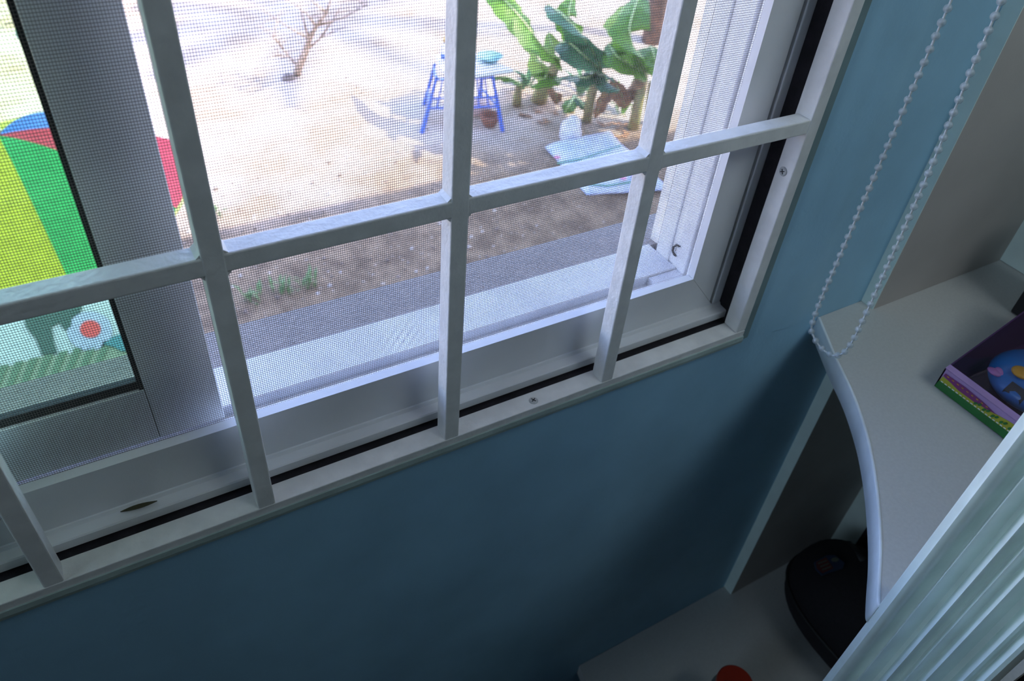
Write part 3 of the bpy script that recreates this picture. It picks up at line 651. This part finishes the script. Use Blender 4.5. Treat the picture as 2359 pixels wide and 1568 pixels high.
o = obj('twigs', bm, 'bark', sp); o['kind'] = 'stuff'
o = obj('brown_rock', ball(BM(), at(664, 182, 2, G + .03), .07, .06, .06, 12, 8), 'brownst', None, True); tag(o, 'small brown rock at the foot of the bare sapling', 'rock')
# twigs with a leaf seen through the green glass
tw = empty('fallen_twig', at(50, 60, 2, G)); tag(tw, 'thin fallen twig with one green leaf on the sand beyond the umbrella', 'twig')
obj('stem', tube(BM(), [at(u, v, 2, G + .05) for u, v in ((-40, 62), (0, 60), (22, 48), (40, 42), (75, 36))], .010, 6), 'bark', tw)
obj('stem', tube(BM(), [at(u, v, 2, G + .05) for u, v in ((30, 45), (42, 58), (48, 66))], .006, 6), 'bark', tw)
obj('leaf', poly(BM(), [at(u, v, 2, G + .06) for u, v in ((36, 68), (44, 64), (62, 70), (66, 82), (58, 88), (42, 82))], (0, 0, .008)), 'leafdk', tw)

# --- banana plants
def leaf(parent, pts, wid, m, curl=.25, twist=0., name='leaf'):
    mid = cr3(pts, 6); bm = BM(); rows = []; n = len(mid) - 1
    for i, p in enumerate(mid):
        t = i / n; tg = (mid[min(i + 1, n)] - mid[max(i - 1, 0)]).normalized(); sd = tg.cross(Vector((0, 0, 1))).normalized()
        nr = sd.cross(tg).normalized(); sd = (sd * cos(twist) + nr * sin(twist)); nr = sd.cross(tg)
        w_ = wid * (sin(pi * min(1, .06 + .94 * t) ** .75) ** .55 if 0 < t < 1 else .05)
        row = []
        for s_ in (-1, -.66, -.33, 0, .33, .66, 1):
            row.append(bm.verts.new(p + sd * (s_ * w_) - nr * (abs(s_) ** 1.5 * w_ * curl * -1) * -1 + nr * (.012 * sin(i * 2.1 + s_ * 3))))
        rows.append(row)
    for i in range(n):
        for k in range(6): bm.faces.new((rows[i][k], rows[i][k + 1], rows[i + 1][k + 1], rows[i + 1][k]))
    o = obj(name, bm, m, parent, True)
    o2 = obj('midrib', tube(BM(), [q + Vector((0, 0, .006)) for q in mid], [.012 - .008 * i / n for i in range(n + 1)], 5), 'rib', None, True)
    o2.parent = o; o2.matrix_parent_inverse = Matrix.Identity(4); return o
def plant(base_uv, label, stems, leaves, drys):
    bp_ = at(*base_uv, 2, G); e = empty('banana_plant', bp_); stems = [(P, [x * 1.45 for x in r]) for P, r in stems]; tag(e, label, 'plant', None)
    for P, r in stems: obj('stem', tube(BM(), [at(*q) for q in [(a, b, 2, c) for a, b, c in P]], r, 10), 'stem', e, True)
    for P, w_, m, tw_ in leaves: leaf(e, [at(a, b, 2, c) for a, b, c in P], w_, m, .3, tw_)
    for P, w_ in drys: leaf(e, [at(a, b, 2, c) for a, b, c in P], w_, 'dry', .5, .6, 'dry_leaf')
plant((1246, 232), 'banana plant with the longest bright upright leaf, left of the others',
      [([(1240, 236, -3.02), (1250, 205, -2.8), (1266, 178, -2.55), (1280, 150, -2.2)], [.06, .055, .045, .03]), ([(1190, 244, -3.02), (1192, 220, -2.85), (1196, 196, -2.65)], [.035, .03, .02])],
      [([(1282, 150, -2.2), (1250, 110, -1.95), (1205, 50, -1.75), (1150, -12, -1.6), (1100, -70, -1.55)], .155, 'leafy', .25),
       ([(1262, 185, -2.5), (1246, 150, -2.25), (1225, 110, -2.1), (1215, 70, -2.0)], .11, 'leaflt', -.3),
       ([(1280, 150, -2.2), (1275, 115, -2.0), (1262, 75, -1.9)], .09, 'leaflt', .4),
       ([(1266, 160, -2.4), (1256, 180, -2.35), (1240, 205, -2.55)], .14, 'leafy', .1),
       ([(1200, 195, -2.65), (1170, 180, -2.55), (1130, 178, -2.6)], .05, 'leafy', .2)],
      [([(1262, 190, -2.5), (1280, 215, -2.6), (1284, 240, -2.8)], .06)])
plant((1352, 275), 'banana plant with broad blue-green leaves and a thin stem, middle of the clump',
      [([(1352, 280, -3.02), (1358, 240, -2.75), (1368, 200, -2.5), (1380, 160, -2.3)], [.035, .033, .03, .025]), ([(1318, 262, -3.02), (1316, 240, -2.9), (1322, 222, -2.8)], [.02, .018, .015])],
      [([(1380, 160, -2.3), (1345, 130, -2.05), (1310, 100, -2.0), (1275, 100, -2.1)], .15, 'leafdk', .3),
       ([(1385, 155, -2.3), (1350, 95, -1.95), (1300, 40, -1.75), (1262, 10, -1.8)], .16, 'leafdk', -.2),
       ([(1340, 120, -2.2), (1318, 70, -2.0), (1310, 30, -1.85), (1320, -10, -1.8)], .13, 'leafy', -.4),
       ([(1385, 165, -2.3), (1400, 190, -2.35), (1405, 215, -2.5)], .13, 'leafdk', .2),
       ([(1378, 165, -2.35), (1350, 180, -2.3), (1320, 175, -2.4), (1290, 180, -2.5)], .09, 'leafdk', .2),
       ([(1322, 225, -2.8), (1310, 245, -2.8), (1300, 262, -2.85)], .07, 'leafy', .1), ([(1322, 222, -2.8), (1340, 238, -2.8), (1346, 255, -2.85)], .06, 'leafdk', .1)],
      [([(1392, 190, -2.45), (1384, 225, -2.6), (1372, 272, -2.9)], .10), ([(1410, 180, -2.4), (1430, 215, -2.6), (1440, 250, -2.8)], .09)])
plant((1470, 295), 'banana plant with wide drooping yellow-green leaves, right of the clump',
      [([(1458, 300, -3.02), (1468, 250, -2.75), (1478, 205, -2.5), (1486, 160, -2.3)], [.04, .038, .033, .028]), ([(1494, 290, -3.02), (1496, 240, -2.75), (1500, 190, -2.5)], [.03, .028, .02])],
      [([(1486, 160, -2.3), (1462, 120, -1.95), (1450, 70, -1.75), (1462, 20, -1.65), (1480, -30, -1.65)], .17, 'leafy', .2),
       ([(1484, 160, -2.3), (1496, 110, -2.0), (1506, 130, -1.95), (1512, 185, -2.15)], .13, 'leafy', -.1),
       ([(1480, 165, -2.3), (1450, 150, -2.1), (1420, 130, -2.0), (1400, 100, -2.0)], .14, 'leafy', .3),
       ([(1440, 150, -2.2), (1425, 105, -2.0), (1420, 65, -1.9)], .07, 'leaflt', .5),
       ([(1440, 110, -2.1), (1420, 60, -1.9), (1440, 10, -1.8)], .12, 'leaflt', .0)],
      [([(1478, 170, -2.35), (1456, 190, -2.45), (1450, 240, -2.75)], .10), ([(1486, 180, -2.4), (1470, 210, -2.6), (1478, 250, -2.8)], .05)])
# --- palm outside the frame whose crown casts the long shadows, trunk foot at the top right
pl = empty('palm_tree', (6.35, 6.9, -3.0)); tag(pl, 'brown palm trunk rising at the top right behind the banana leaves', 'tree')
obj('trunk', tube(BM(), [(6.35, 6.9, -3.05), (6.25, 6.8, -2.0), (5.7, 6.4, -.6), (4.7, 6.0, .6)], [.13, .11, .10, .08], 12), 'bark2', pl, True)
def frond(p0, d, L_):
    d = Vector(d).normalized(); P = [Vector(p0) + d * (L_ * t) + Vector((0, 0, .5 * t - .95 * t * t)) * L_ * .55 for t in [i / 12 for i in range(13)]]
    bm = BM(); tube(bm, P, [.025 - .018 * i / 12 for i in range(13)], 5)
    for i in range(1, 13):
        for k in range(3):
            p = P[i - 1].lerp(P[i], k / 3); sd = d.cross(Vector((0, 0, 1))).normalized(); l_ = .42 * sin(pi * (.12 + .8 * i / 13))
            for s_ in (-1, 1):
                q = p + (sd * s_ * .9 + d * .55 + Vector((0, 0, -.45))) * l_; a = bm.verts.new(p - d * .045); b = bm.verts.new(p + d * .045); c_ = bm.verts.new(q); bm.faces.new((a, b, c_))
    return bm
for a in (200, 150, 110, 60, 20, -25, -70, 240, 175):
    obj('frond', frond((4.7, 6.0, .6), (cos(radians(a)), sin(radians(a)), .15), 2.3), 'leafy', pl)
st = empty('shade_tree', (5.9, 3.5, -3.0)); tag(st, 'unseen leafy tree right of the view, added to shade the banana plants', 'tree')
obj('trunk', tube(BM(), [(5.9, 3.5, -3.05), (5.6, 3.45, -1.8), (4.95, 3.4, -.6)], [.10, .08, .05], 10), 'stem', st, True)  # tree out of view, added to cast shade on the ground by the bananas
bm = BM(); r3 = random.Random(21)
for k in range(520):
    a, b, c_ = r3.gauss(0, .36), r3.gauss(0, .34), r3.gauss(0, .20); p = Vector((4.98 + a, 3.42 + b, -.30 + c_)); d = Vector((r3.uniform(-1, 1), r3.uniform(-1, 1), r3.uniform(-.5, .5))).normalized(); sd = d.cross(Vector((0, 0, 1))).normalized() * .07
    q = [bm.verts.new(x_) for x_ in (p - d * .15, p - sd, p + d * .15, p + sd)]; bm.faces.new(q)
o = obj('foliage', bm, 'leafdk', st); o['kind'] = 'stuff'
# --- weeds, stones
wd = 0
for (u, v, n, h, lab) in ((585, 690, 14, .13, 'low green weed tuft beside the sill, left of the middle bar'), (650, 672, 16, .14, 'second green weed tuft from the left bar, just above the sill'), (715, 655, 14, .13, 'spreading green weed nearest the middle of the sill'), (500, 490, 10, .12, 'small bright weed right beside the left grille bar')):
    bm = BM(); c = at(u, v, 2, G); rr = random.Random(u)
    for k in range(n):
        p = c + Vector((rr.gauss(0, .035), rr.gauss(0, .035), -.02)); a = rr.uniform(0, 6.28); d = Vector((cos(a), sin(a), 0)); l_ = h * rr.uniform(.5, 1.1)
        tip = p + d * l_ * .7 + Vector((0, 0, l_)); mid = p + d * l_ * .3 + Vector((0, 0, l_ * .75)); sd = d.cross(Vector((0, 0, 1))) * .012
        a_, b_2, c_, d_ = [bm.verts.new(q) for q in (p, mid - sd, tip, mid + sd)]; bm.faces.new((a_, b_2, c_, d_))
    o = obj('weed', bm, 'weed'); tag(o, lab, 'weed')
rr = random.Random(11); bm = BM()
for k in range(900):
    x = rr.uniform(-.5, 6.0); y = rr.uniform(2.2, 5.6) if k < 800 else rr.uniform(5, 9); r_ = rr.uniform(.006, .020) * (1.8 if rr.random() < .05 else 1); dk_ = rr.random() < .45
    sh = (1, rr.uniform(.6, 1), rr.uniform(.4, .8)); ro = Euler((rr.random() * 3, rr.random() * 3, 0))
    if (x > 3.0 and y > 4.0) or (x < .6 and y < 4.9): continue
    q = bmesh.ops.create_icosphere(bm, subdivisions=1, radius=r_, matrix=Matrix.Translation((x, y, gz(x, y) + r_ * .3)) @ ro.to_matrix().to_4x4() @ Matrix.Diagonal((*sh, 1)))
    if dk_:
        for f_ in {f for v_ in q['verts'] for f in v_.link_faces}: f_.material_index = 1
o = obj('gravel', bm, 'stone'); o.data.materials.append(M['brownst']); tag(o, 'scattered small pale and brown stones on the soil below the window', 'gravel', kind='stuff')
# --- leaf litter and seedlings around the banana plants
rr = random.Random(31)
for (u, v, n, h, m, nm, lab, cat) in ((1250, 262, 22, .14, 'dry', 'leaf_litter', 'dry brown leaf litter at the foot of the leftmost banana plant', 'leaves'), (1440, 300, 24, .16, 'dry', 'leaf_litter', 'heap of dry brown leaves under the rightmost banana plant', 'leaves'),
                                      (1215, 205, 12, .22, 'leafdk', 'seedling', 'small dark green seedling between the table and the banana plants', 'seedling'), (1432, 262, 12, .26, 'leafy', 'seedling', 'bright green seedling between the two right banana plants', 'seedling'), (1340, 222, 10, .30, 'leafdk', 'seedling', 'dark seedling right behind the knotted white bag', 'seedling')):
    bm = BM(); c = at(u, v, 2, G)
    for k in range(n):
        sp_ = .11 if m == 'dry' else .03; p = c + Vector((rr.gauss(0, sp_), rr.gauss(0, sp_), -.01)); a = rr.uniform(0, 6.28); d = Vector((cos(a), sin(a), 0)); l_ = h * rr.uniform(.6, 1.1); up_ = .15 if m == 'dry' else 1
        mid = p + d * l_ * .35 + Vector((0, 0, l_ * .75 * up_)); tip = p + d * l_ * .9 + Vector((0, 0, l_ * up_)); sd = d.cross(Vector((0, 0, 1))) * (.03 if m == 'dry' else .035)
        bm.faces.new([bm.verts.new(q) for q in (p, mid - sd, tip, mid + sd)])
    o = obj(nm, bm, m); tag(o, lab, cat)
    if m == 'dry': o['kind'] = 'stuff'
